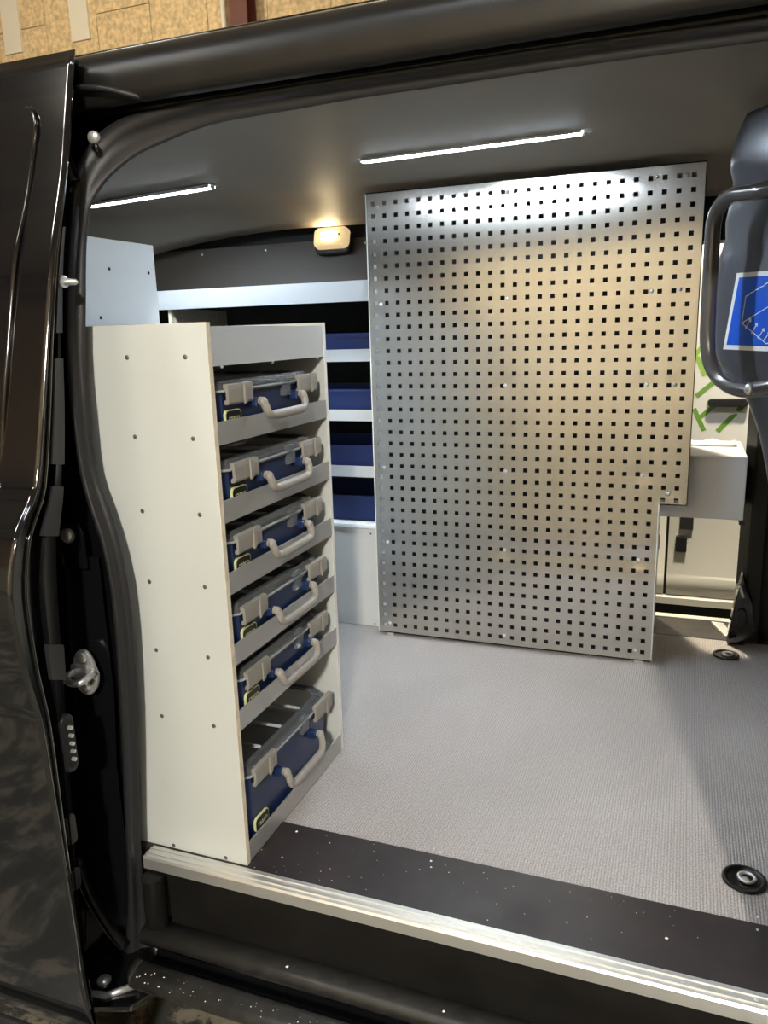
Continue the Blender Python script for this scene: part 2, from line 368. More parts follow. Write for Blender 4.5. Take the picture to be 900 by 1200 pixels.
# door opening ring and rubber seal
seal_out = [(.42,1.200,1.30),(.36,1.200,1.345),(.26,1.200,1.365),(0.167,1.200,1.370),(0.073,1.200,1.372),(-0.027,1.200,1.374),(-0.135,1.201,1.376),(-0.251, 1.201, 1.377), (-0.376, 1.2, 1.377), (-0.483, 1.201, 1.378), (-0.583, 1.201, 1.378), (-0.658, 1.2, 1.376), (-0.737, 1.201, 1.377), (-0.819, 1.2, 1.374), (-0.881, 1.198, 1.368), (-0.931, 1.192, 1.354), (-0.964, 1.177, 1.325), (-0.98, 1.158, 1.286), (-0.982, 1.138, 1.243), (-0.984, 1.124, 1.196), (-0.983, 1.107, 1.14), (-0.987, 1.091, 1.049), (-0.989, 1.087, 1.0), (-0.989, 1.082, 0.943), (-0.987, 1.078, 0.885), (-0.983, 1.076, 0.783), (-0.966, 1.074, 0.706), (-0.949, 1.073, 0.645), (-0.94, 1.073, 0.559), (-0.945, 1.074, 0.418), (-0.956, 1.076, 0.277), (-0.975, 1.079, 0.077), (-0.982, 1.079, -0.026), (-0.99, 1.076, -0.124), (-1.004, 1.073, -0.206)]
seal_in = [(.385,1.203,1.29),(.33,1.203,1.320),(.25,1.203,1.338),(0.171,1.203,1.343),(0.076,1.203,1.345),(-0.026,1.203,1.346),(-0.136,1.203,1.347),(-0.251, 1.203, 1.347), (-0.377, 1.203, 1.346), (-0.486, 1.203, 1.346), (-0.586, 1.202, 1.343), (-0.661, 1.2, 1.341), (-0.723, 1.199, 1.339), (-0.779, 1.196, 1.331), (-0.834, 1.189, 1.317), (-0.881, 1.18, 1.301), (-0.918, 1.169, 1.278), (-0.941, 1.156, 1.253), (-0.957, 1.147, 1.224), (-0.96, 1.137, 1.189), (-0.958, 1.122, 1.14), (-0.958, 1.106, 1.049), (-0.962, 1.101, 0.999), (-0.964, 1.097, 0.942), (-0.963, 1.093, 0.891), (-0.962, 1.091, 0.787), (-0.941, 1.089, 0.716), (-0.923, 1.088, 0.643), (-0.914, 1.088, 0.548), (-0.919, 1.089, 0.415), (-0.931, 1.091, 0.274), (-0.953, 1.094, 0.072), (-0.959, 1.094, -0.031), (-0.96, 1.091, -0.127), (-0.943, 1.088, -0.198)]
so = smoothpath(seal_out, 3); si = smoothpath(seal_in, 3)
n_ = len(so); prof_n = []
curves = [[] for _ in range(11)]
for a, b in zip(so, si):
    w_ = b - a; L_ = w_.length; e = w_.normalized(); out = Vector((0,-1,0)); out = (out - e*out.dot(e)).normalized()
    # bead (half round) then flat ribbed lip
    for k, (t, h) in enumerate([(-.05,-.012),(-.04,.004),(.06,.013),(.20,.018),(.36,.017),(.48,.010),(.55,.004),(.75,.003),(.93,.002),(1.0,.0),(.97,-.006)]):
        curves[k].append(a + e*(t*L_) + out*h)
vb(MB().loft([[curves[k][i] for k in range(11)] for i in range(n_)]), 'door_seal', 'rubber', smooth=True)
ring = [[], [], [], []]
for i, p in enumerate(so):
    t = (so[min(i+1,n_-1)] - so[max(i-1,0)]); t.y = 0; t.normalize(); nrm = Vector((t.z,0,-t.x))
    if nrm.x > 0 and p.x < -.9: nrm = -nrm
    if nrm.z < 0 and p.x > -.8: nrm = -nrm
    b = so[i] - si[i]; b.y = 0; nrm = b.normalized()
    ring[0].append(p + Vector((0,.02,0))); ring[1].append(p + nrm*.012 + Vector((0,.028,0)))
    ring[2].append(p + nrm*.085 + Vector((0,.030,0))); ring[3].append(p + nrm*.10 + Vector((0,-.01 if p.z < 1.1 else .03,0)))
vb(MB().loft(ring), 'door_jamb', 'jamb_paint', smooth=True, angle=35)
# jamb pressing, brace and details between door and seal
pil = MB(); cA=[];cB=[];cC=[]
for z in [-.26,-.1,.05,.2,.35,.45,.55,.62]:
    y = 1.085; cA.append((-.985 if z<.3 else -.972,y,z)); cB.append((-1.035,y-.012,z)); cC.append((-1.12,y-.02,z))
vb(pil.loft([cA,cB,cC]), 'jamb_pressing', 'jamb_paint', smooth=True)
vb(MB().prism([(-1.01,.60),(-.985,.60),(-.985,.665),(-.995,.685),(-1.06,.685),(-1.06,.60)], 1, 1.066, 1.074), 'bracket_plate', 'jamb_paint', bevel=.004)
vb(MB().dome((-1.017,1.064,.662),(0,-1,0),.011,.008,12).cyl((-1.017,1.066,.662),(-1.017,1.062,.662),.014), 'jamb_bolt', 'zinc', smooth=True, angle=40)
vb(MB().dome((-.95,1.163,1.332),(.3,-1,-.2),.011,.005,12), 'jamb_bolt', 'zinc', smooth=True)
vb(MB().dome((-.938,1.150,1.312),(.3,-1,-.2),.007,.004,12), 'jamb_bolt', 'black_paint', smooth=True)
vb(MB().tube([(-1.06,1.15,1.45),(-1.0,1.13,1.33),(-.97,1.125,1.26)], .012, 8), 'stay_arm', 'jamb_paint', smooth=True)
vb(MB().tube(smoothpath([(-.985,1.135,1.401),(-.94,1.135,1.400),(-.90,1.135,1.394),(-.87,1.14,1.386),(-.84,1.16,1.378)],4), .005, 8), 'guide_arm', 'black_plastic', smooth=True)
for z in (1.34,1.25): vb(MB().dome((-.985,1.14,z),(.2,-1,.1),.006,.006,8), 'jamb_bolt', 'zinc', smooth=True)
# striker
st = vb(MB().prism([(-1.006+.030*math.cos(a)*(.85 if math.sin(a)>0 else 1), .405+.045*math.sin(a)) for a in [2*PI*k/20 for k in range(20)]], 1, 1.052, 1.060), 'striker_plate', 'zinc', bevel=.002)
for z in (.435,.378):
    MB().dome((-1.006,1.052,z),(0,-1,0),.010,.006,12).build('screw', 'zinc', st, smooth=True)
MB().tube(smoothpath([(-1.029,1.055,.405),(-1.027,1.028,.403),(-1.007,1.018,.400),(-.985,1.020,.403),(-.981,1.052,.408)],4), .0065, 8).build('striker_loop', 'zinc', st, smooth=True)
MB().box((-1.033,1.046,.393),(-.979,1.054,.421)).build('striker_step', 'zinc', st, bevel=.004)
# lower jamb: curved strap, roller bracket
vb(MB().tube(smoothpath([(-1.06,1.03,.02),(-1.045,1.035,-.06),(-1.015,1.045,-.14),(-.985,1.05,-.18)],4), [.012]*13, 8), 'jamb_strap', 'jamb_paint', smooth=True)
vb(MB().prism([(-1.09,.98),(-1.0,.965),(-.93,.99),(-.90,1.05),(-.92,1.09),(-1.12,1.09)], 2, -.262, -.245), 'roller_bracket', 'black_paint', bevel=.004)
vb(MB().dome((-1.02,1.02,-.245),(0,0,1),.014,.010,12), 'roller_bolt', 'zinc', smooth=True)
vb(MB().tube([(-1.05,.985,-.25),(-.99,.99,-.243),(-.945,1.03,-.238)], .007, 8), 'roller_link', 'zinc', smooth=True)
vb(MB().box((-1.13,1.0,-.30),(-.97,1.10,-.262)), 'jamb_foot', 'black_paint', bevel=.02)
# riser under the sill, ledge, track trough and outer step
vb(MB().box((-.905,1.100,-.16),(.32,1.115,-.024)), 'sill_riser', 'satin_black')
vb(MB().cyl((-.928,1.085,-.15),(-.928,1.085,-.03),.022,14), 'sill_post', 'satin_black', smooth=True, angle=40)
ledge = [(1.115,-.145),(1.075,-.138),(1.062,-.139),(1.054,-.146),(1.052,-.156),(1.056,-.165)]
vb(MB().loft(swx(ledge, [-.95,-.5,0,.32])), 'sill_ledge', 'dusty_black', smooth=True, solid=.004)
trough = [(1.058,-.160),(1.06,-.20),(1.045,-.205),(1.043,-.197),(1.038,-.197),(1.036,-.205),(1.012,-.205),(1.010,-.18)]
vb(MB().loft(swx(trough, [-.93,-.3,.32])), 'door_track', 'black_paint', solid=.002)
step = [(1.012,-.205),(1.008,-.155),(1.0,-.145),(.99,-.143),(.972,-.147),(.962,-.153),(.958,-.162),(.965,-.172),(1.0,-.205),(1.06,-.23)]
vb(MB().loft(swx(step, [-.90,-.5,0,.35])).loft([[(-.90,y,z) for y,z in step],[(-.925,y*.6+.41,z-.008) for y,z in step]]), 'outer_step', 'dusty_black', smooth=True, solid=.003, angle=50)
vb(MB().box((-2.6,1.32,-.40),(1.3,2.78,-.03)), 'underbody', 'void_black')
# outer body sides
bodyp = [(1.06,-.40),(1.03,-.25),(1.02,0),(1.015,.4),(1.015,.6),(1.03,.8),(1.06,1.0),(1.10,1.2),(1.15,1.38)]
vb(MB().loft(swx(bodyp, [-2.7,-1.8,-1.13])), 'rear_quarter_panel', 'black_paint', smooth=True, solid=.003)
frontp = [(1.02,-.40),(.99,-.25),(.98,0),(.975,.4),(.975,.6),(1.0,.8),(1.04,1.0),(1.09,1.2),(1.15,1.38)]
vb(MB().loft(swx(frontp, [.235,.8,1.5])).loft([[(.235,y,z) for y,z in frontp],[(.200,max(y+.06,1.1),z) for y,z in frontp],[(.176,max(y+.16,1.17),z) for y,z in frontp]]), 'front_pillar_panel', 'black_paint', smooth=True, solid=.003, angle=40)
vb(MB().box((-2.72,1.1,-.3),(-2.66,2.9,1.5)), 'rear_door', 'wall_lining')
vb(MB().box((1.30,1.1,-.3),(1.34,2.9,1.5)), 'cab_light_block', 'black_plastic')  # unseen panel added to keep workshop light out at the front end
vb(MB().box((-2.66,2.79,-.3),(-.10,2.83,1.40)), 'far_side_panel', 'black_plastic')
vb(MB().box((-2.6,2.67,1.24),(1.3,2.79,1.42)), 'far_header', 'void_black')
vb(MB().box((.245,2.68,-.3),(1.3,2.83,1.30)), 'far_side_panel', 'black_plastic')
# far door pillar with latch hardware
vb(MB().prism([(.188,2.66),(.215,2.60),(.26,2.60),(.27,2.80),(.205,2.80)], 2, -.05, 1.3), 'far_pillar', 'black_plastic', bevel=.006)
pf = vb(MB().prism([(.165,.0),(.22,.0),(.25,.06),(.23,.16),(.20,.24),(.185,.16)], 1, 2.56, 2.62), 'pillar_foot_cover', 'black_paint', bevel=.01, seg=3)
vb(MB().tube([(.193,2.555,.205),(.201,2.55,.18),(.207,2.553,.165)], .006, 8).dome((.19,2.553,.20),(-.3,-1,0),.010,.008), 'far_striker', 'zinc', smooth=True)
vb(MB().prism([(.205+.016*math.cos(2*PI*k/14), .095+.03*math.sin(2*PI*k/14)) for k in range(14)], 1, 2.545, 2.562), 'pillar_speaker', 'grey_plastic', bevel=.004)
vb(MB().prism([(.125,2.735),(.165,2.61),(.19,2.61),(.165,2.73)], 2, 0, .012), 'sill_end_cap', 'alu_sill', bevel=.003)

# ------------------------------------------------------------------ sliding door (part of the van)
SD = .93
door_out = [(1.199,1.483),(1.172,1.381),(1.146,1.282),(1.096,1.14),(1.062,1.015),(1.03,.89),(.995,.766),(.959,.716),(.935,.679),(.912,.599),(.919,.477),(.93,.41),(.937,.359),(.941,.242),(.945,.103),(.95,-.063),(.95,-.176),(.958,-.271),(.972,-.33)]
door_in = [(1.24,1.476),(1.214,1.394),(1.186,1.292),(1.144,1.146),(1.12,1.015),(1.102,.882),(1.078,.748),(1.06,.69),(1.048,.646),(1.037,.554),(1.027,.427),(1.022,.362),(1.019,.312),(1.01,.195),(.999,.058),(.989,-.103),(.993,-.224),(.995,-.317),(.994,-.345)]
do = [Vector((-1.0*SD, y*SD, 1+(z-1)*SD)) for y,z in door_out]; di = [Vector((-1.03*SD, y*SD, 1+(z-1)*SD)) for y,z in door_in]
do = smoothpath(do,3); di = smoothpath(di,3)
def skin_off(p):      # gentle crown of the door skin along x
    return p
xs_d = [0,-.012,-.04,-.15,-.4,-.8,-1.3]
def belt(z):          # crease line: pressed panel above the belt sits deeper than the lower skin
    return 0
rows = []
for dx in xs_d:
    crown = 0
    rows.append([p + Vector((dx, crown, 0)) for p in do])
skin = vb(MB().loft(rows), 'sliding_door', 'black_paint', smooth=True, solid=.002)
def dchild(mb, name, m, **k): return mb.build(name, m, skin, **k)
# edge return: two steps between the outer and the inner edge
e1 = [a.lerp(b,.30)+Vector((-.004,0,0)) for a,b in zip(do,di)]; e2 = [a.lerp(b,.36)+Vector((-.012,0,0)) for a,b in zip(do,di)]
e3 = [a.lerp(b,.62)+Vector((-.012,0,0)) for a,b in zip(do,di)]; e4 = [a.lerp(b,.68)+Vector((.002,0,0)) for a,b in zip(do,di)]
dchild(MB().loft([do,e1,e2,e3,e4,di,[p+Vector((-.05,.012,0)) for p in di]]), 'door_edge', 'jamb_paint', smooth=True, angle=30)
dchild(MB().tube([p+Vector((.002,-.001,0)) for p in e1][2:-4], .0035, 6), 'edge_moulding', 'black_paint', smooth=True)
dchild(MB().loft([[p+Vector((-.05,.012,0)) for p in di],[p+Vector((-1.2,.02,0)) for p in di]]), 'door_inner_panel', 'black_plastic', smooth=True)
def edge_piece(z0, z1, t0, t1, name, m, lift=.004, thick=.008):
    pts = [(a,b) for a,b in zip(do,di) if z0 <= a.z <= z1]
    mb = MB(); A=[a.lerp(b,t0)+Vector((lift,0,0)) for a,b in pts]; B=[a.lerp(b,t1)+Vector((lift,0,0)) for a,b in pts]
    A2=[p-Vector((thick,0,0)) for p in A]; B2=[p-Vector((thick,0,0)) for p in B]
    mb.loft([A2,A,B,B2]); mb.loft([[A[0],B[0]],[A2[0],B2[0]]]); mb.loft([[A[-1],B[-1]],[A2[-1],B2[-1]]])
    return dchild(mb, name, m, smooth=False)
edge_piece(.985,1.20,.45,1.02,'edge_cover','grey_plastic')
edge_piece(.80,.98,.45,1.03,'edge_cover','grey_plastic')
edge_piece(.715,.795,.55,1.02,'edge_cover','grey_plastic')
edge_piece(.47,.58,.60,1.03,'edge_cover','grey_plastic')
# locating pin on the edge
def on_edge(z, t):
    k = min(range(len(do)), key=lambda i: abs(do[i].z - z)); return do[k].lerp(di[k], t)
q = on_edge(1.085,.75); dchild(MB().tube([q, q+Vector((.012,0,0)), q+Vector((.013,0,0)), q+Vector((.030,.004,-.001)), q+Vector((.034,.004,-.001))], [.010,.010,.006,.005,.002], 10), 'locating_pin', 'zinc', smooth=True, angle=40)
# contact block with five pins
q = on_edge(.38,.86)
cb = MB().prism(rrect(q.y, q.z, .028, .105, .013), 0, q.x-.006, q.x+.012).build('contact_block', 'black_plastic', skin, bevel=.003)
MB().prism(rrect(q.y, q.z, .018, .088, .008), 0, q.x+.012, q.x+.0125).build('contact_face', 'void_black', cb)
for k in range(5):
    MB().cyl((q.x+.010,q.y,q.z+.030-.0145*k),(q.x+.019,q.y,q.z+.030-.0145*k),.0035,8).build('contact_pin', 'zinc', cb, smooth=True, angle=40)
for z, h in ((.215,.055),(.12,.04)):
    q = on_edge(z,.80); dchild(MB().prism(rrect(q.y, q.z, .022, h, .008), 0, q.x-.004, q.x+.003), 'edge_plug', 'grey_plastic', bevel=.002)
# hem flange of lower door, belt corner reinforcement, window pressing line
def on_skin(x, z):
    k = min(range(len(do)), key=lambda i: abs(do[i].z - z)); return Vector((x, do[k].y-.002, z))
wl = [on_skin(x,z) for x,z in [(-1.35,1.372),(-1.10,1.372),(-1.03,1.372),(-1.005,1.362),(-.995,1.335),(-.998,1.30),(-1.002,1.22),(-1.005,1.14),(-1.008,1.02),(-1.010,.90),(-1.012,.80),(-1.03,.76),(-1.3,.75)]]
dchild(MB().tube(smoothpath(wl,5), .0035, 6), 'window_moulding', 'black_paint', smooth=True)
gp = smoothpath([on_skin(x,z)+Vector((0,-.002,0)) for x,z in [(-1.6,1.36),(-1.04,1.36)]],2)
sk = [p for p in do if p.z < -.20]
dchild(MB().prism([(.845,-.33),(.86,-.33),(.875,-.215),(.86,-.215)], 0, -2.2, -.925), 'door_bottom_strip', 'black_plastic', bevel=.005)

# ================================================================== PARTITION at the cab
pn = Vector((.83359,.55238,0)); pd = Vector((.55238,-.83359,0)); PQ = Vector((.1,1.95,0))
def PP(s_, z, off=0): return PQ + pd*s_ - pn*off + Vector((0,0,z))
part = empty('partition_panel', (.30,1.65,0), 'dark grey pressed metal cab partition behind a bent tube bar', 'partition')
sil = [(.16,.30),(.158,.42),(.156,.525),(.137,.597),(.105,.685),(.075,.756),(.04,.809),(0,.854),(-.066,.90),(-.092,.957),(-.098,1.034),(-.092,1.145),(-.070,1.25),(-.044,1.318),(-.026,1.376),(.004,1.418)]
sil = [(p.x,p.y) for p in smoothpath([(a,b,0) for a,b in sil],3)]
def press(s_, z, t):
    d = 0
    d += .026*(1/(1+math.exp(-(z-1.285+.25*(s_-.05))/.009)))           # upper bulge
    d -= .014*math.exp(-((z-1.165+.10*s_)/.012)**2)                    # crease
    d -= .010*(1/(1+math.exp((z-.895)/.012)))*(1 if z > .6 else 1)     # lower step
    d -= .014*(1-min(1,t/.035))**2                                     # rolled edge
    return d
rows = []
for s0, z in sil:
    rows.append([PP(s0 + (.85-s0)*t, z, press(s0+(.85-s0)*t, z, t)) - PL for t in (0,.004,.010,.02,.035,.06,.09,.13,.18,.25,.4,.7,1) for PL in (Vector((.30,1.65,0)),)])
MB().loft(rows).build('pressed_sheet', 'partition_grey', part, smooth=True, solid=.004)
tub = smoothpath([(.26,1.250,.03),(.204,1.250,.048),(.150,1.249,.06),(.097,1.252,.06),(.045,1.256,.06),(.008,1.240,.06),(-.010,1.208,.06),(-.011,1.141,.06),(-.009,1.033,.06),(-.006,.959,.06),(.014,.906,.06),(.063,.873,.06),(.128,.861,.06),(.204,.872,.048),(.27,.88,.03)],4)
tb = MB().tube([PP(p.x,p.y,p.z+.006)-Vector((.30,1.65,0)) for p in tub], .0165, 14).build('tube_bar', 'tube_grey', part, smooth=True)
MB().dome(PP(.157,.865,.075)-Vector((.30,1.65,0)), -pn, .012, .010).build('bar_bolt', 'zinc', part, smooth=True)
# scalloped upright strap at the foot of the partition
MB().obox(PP(.19,.58,-.02)-Vector((.30,1.65,0)), pd*.03, pn*.004, (0,0,.26)).build('foot_upright', 'partition_grey', part, bevel=.003)
# blue sticker with white line drawing
def SP(s_, z, o_): return PP(s_, z, o_) - Vector((.30,1.65,0))
S0 = .0035
def flat(poly, o0, o1):
    mb = MB(); n = len(poly); mb.add([SP(a,b,o0) for a,b in poly]+[SP(a,b,o1) for a,b in poly], [tuple(range(n)),tuple(range(n,2*n))]+[(i,(i+1)%n,n+(i+1)%n,n+i) for i in range(n)]); return mb
stk = flat([(-.007,1.104),(.150,1.100),(.165,.937),(-.037,.940)], .002, S0).build('load_sticker', 'sticker_white', part, label='blue load-securing sticker with a white border')
flat([(.003,1.094),(.140,1.090),(.154,.947),(-.025,.950)], S0, S0+.0006).build('sticker_field', 'sticker_blue', stk)
def line(pts, w_=.0021):
    mb = MB()
    for (a,b),(c_,d_) in zip(pts[:-1], pts[1:]):
        L = math.hypot(c_-a,d_-b); nx, ny = -(d_-b)/L*w_/2, (c_-a)/L*w_/2
        mb.add([SP(a+nx,b+ny,S0+.0010),SP(c_+nx,d_+ny,S0+.0010),SP(c_-nx,d_-ny,S0+.0010),SP(a-nx,b-ny,S0+.0010)], [(0,1,2,3)])
    return mb
def ln(pts, w_=.0021): line(pts,w_).build('sticker_line', 'sticker_white', stk)
ln([(.030,1.053),(.040,1.056),(.046,1.060),(.054,1.061),(.061,1.065),(.069,1.066),(.075,1.070),(.083,1.071),(.092,1.076),(.125,1.083)])
ln([(.030,1.053),(.023,.997),(.097,1.026),(.135,1.040)]); ln([(.023,.997),(.107,.953),(.140,.965)])
for (a,b,c_,d_) in ((.038,.987,.050,1.003),(.058,.976,.072,.993),(.080,.966,.094,.982),(.100,.962,.112,.975)):
    ln([(a,b),(c_,d_)]); ln([(c_-.004,d_-.0005),(c_+.001,d_+.003),(c_+.002,d_-.004)], .0035); ln([(a-.0015,b+.0015),(a+.0015,b-.0015)], .004)

# ================================================================== PERFORATED PANEL
XL, XR, XN, ZB, ZT, ZN, YP = -.927, .0225, -.052, .012, 1.406, .497, 2.328
perf = empty('perforated_panel', ((XL+XR)/2,YP,0), 'tall brushed steel panel with rows of square holes and a notched corner', 'panel')
PO = Vector(((XL+XR)/2,YP,0))
PX = [-.904 + .03592*i for i in range(26)]; PZ = [.0395 + .03611*j for j in range(38)]
HW = .0062
pscr = [(-.89,1.367),(-.496,1.374),(-.098,1.379),(-.024,1.376),(-.888,1.083),(-.494,1.084),(-.098,1.088),(-.026,1.089),(-.5,.835),(-.1,.836),(-.026,.835),(-.893,.575),(-.498,.577),(-.1,.579),(-.028,.527),(-.888,.327),(-.499,.327),(-.101,.324),(-.887,.045),(-.498,.044),(-.099,.043)]
dents = {(-.499,.327):.004, (-.101,.324):.004, (-.098,1.379):.003, (-.888,1.083):.003, (-.89,1.367):.002}
def dent(x, z):
    d = .0016*math.sin(3.3*x+.4)*math.sin(6.1*z+1) + .0012*math.sin(8*x+3*z) + .0006*math.sin(15*x-4*z)
    for (a,b) in pscr:
        k = dents.get((a,b), .0011); r2 = (x-a)**2 + (z-b)**2; d += k*math.exp(-r2/(.022**2))
    d += .0015*math.exp(-((z-.325)/.03)**2)
    return d
gx = [XL+.0005]; 
for x in PX: gx += [x-HW, x+HW]
gx += [XN if False else XR]
# insert the notch edge into the grid columns
gx = sorted(set(gx + [XN])); gz = [ZB]
for z in PZ: gz += [z-HW, z+HW]
gz = sorted(set(gz + [ZN, ZT]))
def ishole(xm, zm):
    hx = any(abs(xm-x) < HW*.9 for x in PX); hz = any(abs(zm-z) < HW*.9 for z in PZ); return hx and hz
mb = MB(); idx = {}
def vid(i, j):
    if (i,j) not in idx:
        x, z = gx[i], gz[j]; edge = min(x-XL, XR-x, z-ZB, ZT-z); k = max(0,min(1,edge/.03))
        idx[(i,j)] = len(mb.v); mb.v.append((x-PO.x, -.0 + dent(x,z)*k, z))
    return idx[(i,j)]
for i in range(len(gx)-1):
    for j in range(len(gz)-1):
        xm = (gx[i]+gx[i+1])/2; zm = (gz[j]+gz[j+1])/2
        if ishole(xm, zm) and not (xm > XN-.005 and zm < ZN+.002): continue
        if xm > XN and zm < ZN: continue
        mb.f.append((vid(i,j),vid(i+1,j),vid(i+1,j+1),vid(i,j+1))); mb.m.append(0)
sheet = mb.build('steel_sheet', 'steel_sheet', perf, smooth=True)
uvl = sheet.data.uv_layers.new(name='grain')
for lp_ in sheet.data.loops:
    co = sheet.data.vertices[lp_.vertex_index].co; uvl.data[lp_.index].uv = (co.x, co.z)
md = sheet.modifiers.new('solid','SOLIDIFY'); md.thickness = .0022; md.offset = -1; md.use_even_offset = False
me_ = sheet.modifiers.new('split','EDGE_SPLIT'); me_.split_angle = math.radians(30)
def pbox(a, b, name, m, **k):
    return MB().box((a[0]-PO.x,a[1]-PO.y,a[2]),(b[0]-PO.x,b[1]-PO.y,b[2])).build(name, m, perf, **k)
D = .026
pbox((XL-.001,YP-.001,ZB),(XL+.0015,YP+D,ZT),'folded_edge','white_edge')
pbox((XR-.001,YP-.001,ZN),(XR+.0015,YP+D,ZT),'folded_edge','steel_sheet')
pbox((XN-.001,YP-.001,ZB),(XN+.0015,YP+.045,ZN),'folded_edge','box_grey')
pbox((XL,YP-.001,ZT-.0015),(XR,YP+D,ZT+.001),'folded_edge','steel_sheet')
pbox((XL,YP-.001,ZB-.001),(XN,YP+D,ZB+.0015),'folded_edge','steel_sheet')
pbox((XN,YP-.001,ZN-.0015),(XR,YP+D,ZN+.001),'folded_edge','steel_sheet')
pbox((-.90,YP+.004,0),(-.876,YP+.03,ZB+.004),'foot_clip','zinc')
pbox((-.10,YP+.004,0),(-.076,YP+.03,ZB+.004),'foot_clip','zinc')
scr_me = None
for (x,z) in pscr:
    if scr_me is None:
        s0 = MB().dome((0,0,0),(0,-1,0),.0058,.0045,10).build('screw','zinc',perf,smooth=True); scr_me = s0.data; s0.location = (x-PO.x,dent(x,z)-.0005,z)
    else:
        s1 = s0.copy(); COL.objects.link(s1); s1.location = (x-PO.x,dent(x,z)-.0005,z)
# cabinet added behind the panel to keep its holes dark, and the grey box next to it
ca = empty('storage_cabinet', (-.49,2.55,0), 'grey storage cabinet with dark backing added behind the perforated steel panel', 'cabinet')
cm = Vector((-.49,2.55,0))
def cbx(a,b,name,m): return MB().box(Vector(a)-cm, Vector(b)-cm).build(name,m,ca)
cbx((-.915,2.39,.0),(-.065,2.40,1.36),'hole_backing','insert_dark'); cbx((-.065,2.385,.4985),(.016,2.395,1.36),'hole_backing','insert_dark'); cbx((-.068,2.374,.0),(-.056,2.76,1.30),'side_board','box_grey'); cbx((-.926,2.374,.0),(-.914,2.76,1.30),'side_board','box_grey'); cbx((-.915,2.40,1.29),(-.065,2.76,1.30),'top_board','box_grey')  # dark boards added to block light through the panel holes
gb = empty('steel_box', (.07,2.6,.43), 'grey sheet metal box jutting out beside the perforated panel notch', 'box')
gm = Vector((.07,2.6,.43))
def gbx(mb,name,m,**k): return mb.build(name,m,gb,loc=-gm,**k)
gbx(MB().box((-.056,2.42,.44),(.178,2.755,.625)),'box_shell','box_grey',bevel=.003)
gbx(MB().box((.168,2.425,.425),(.183,2.46,.441)),'box_bracket','black_plastic')
gbx(MB().dome((.170,2.42,.60),(0,-1,0),.003,.002,8),'screw','zinc'); gbx(MB().dome((.166,2.42,.475),(0,-1,0),.003,.002,8),'screw','zinc')
mp_ = MB(); 
rowsP = [[(-.04+.2*i/12, 2.62+.10*j/4, .6265+.006*math.sin(i*1.3+j)*(j/4)+.004*j/4) for i in range(13)] for j in range(5)]
pap = MB().loft(rowsP).build('paper_sheet','sticker_white',smooth=True,solid=.0006); tag(pap,'crumpled white paper sheet lying on the grey metal box','paper')

# ================================================================== FAR SHELVING
fs = empty('wall_shelving', (-1.32,2.56,0), 'dark shelving on the far wall with aluminium shelf fronts', 'shelving')
fm = Vector((-1.32,2.56,0))
def fx(mb,name,m,**k): return mb.build(name,m,fs,loc=-fm,**k)
for x in (-1.715,-.945): fx(MB().box((x,2.395,.0),(x+.012,2.77,1.10)),'side_panel',['board_edge'])
fx(MB().box((-1.70,2.755,.36),(-.945,2.765,1.11)),'back_panel','void_black')
fx(MB().box((-2.3,2.384,1.098),(-.935,2.388,1.162)),'top_rail','aluminium')
fx(MB().box((-1.70,2.388,1.150),(-.935,2.62,1.160)),'top_shelf','insert_dark')
for z0,z1 in ((.910,.949),(.717,.754),(.529,.567)):
    fx(MB().box((-1.70,2.384,z0),(-.935,2.387,z1)),'shelf_front','aluminium')
    fx(MB().box((-1.70,2.387,z0+.004),(-.946,2.755,z0+.014)),'shelf','insert_dark')
fx(MB().prism([(2.384,.352),(2.376,.358),(2.376,.367),(2.387,.372),(2.41,.372),(2.41,.352)],0,-1.70,-.935),'lower_edge','pale_board')
fx(MB().box((-1.70,2.387,.358),(-.946,2.755,.370)),'shelf','insert_dark')
lp = fx(MB().box((-1.70,2.386,.003),(-.935,2.394,.352)),'lower_panel','light_grey_board')
for x,z in ((-.97,.335),(-.965,.012)): MB().dome((x,2.386,z),(0,-1,0),.003,.002,8).build('screw','dark_hole',lp)
# blue bins, one on each shelf
binp = None
def make_bin(loc, label, h=.095):
    root = empty('storage_bin', loc, label, 'bin', 'blue bins on the far shelving')
    bw, bd = .385, .30
    MB().prism([(0,0),(0,h),(.006,h),(.006,.006),(bd-.006,.006),(bd-.006,h),(bd,h),(bd,0)],0,0,bw).build('tray','blue_bin',root)
    MB().box((0,0,0),(.005,bd,h*.95)).box((bw-.005,0,0),(bw,bd,h*.95)).build('tray_end','blue_bin',root)
    MB().box((-.001,-.006,h-.010),(bw+.001,.003,h)).build('tray_rim','blue_bin',root)
for z,lb,h in ((.925,'blue plastic bin under the top aluminium rail of the far shelving',.075),(.733,'blue plastic bin on the middle aluminium shelf of the far shelving',.085),(.545,'blue plastic bin on the shelf below the middle one of the far shelving',.085),(.372,'blue plastic bin on the lowest shelf, right above the pale lower panel',.085)):
    make_bin((-1.335,2.425,z),lb,h)

# ================================================================== REAR TALL CABINET
rc = empty('tall_cabinet', (-1.5,1.34,0), 'pale tall cabinet end panel behind the case rack', 'cabinet')
rm = Vector((-1.5,1.34,0))
def rx(mb,name,m,**k): return mb.build(name,m,rc,loc=-rm,**k)
ep = rx(MB().box((-1.132,1.18,0),(-1.120,1.530,1.202)),'end_panel','pale_board',bevel=.001)
rx(MB().box((-2.3,1.18,0),(-1.132,1.19,1.20)),'side_panel','pale_board'); rx(MB().box((-2.3,1.19,1.19),(-1.132,1.525,1.20)),'top_panel','pale_board')
rx(MB().box((-2.3,1.515,0),(-1.132,1.525,1.19)),'front_panel','pale_board')
for y,z in ((1.376,1.143),(1.505,1.142),(1.335,1.045)): MB().dome((-1.120,y,z),(1,0,0),.0035,.002,8).build('screw','dark_hole',ep)

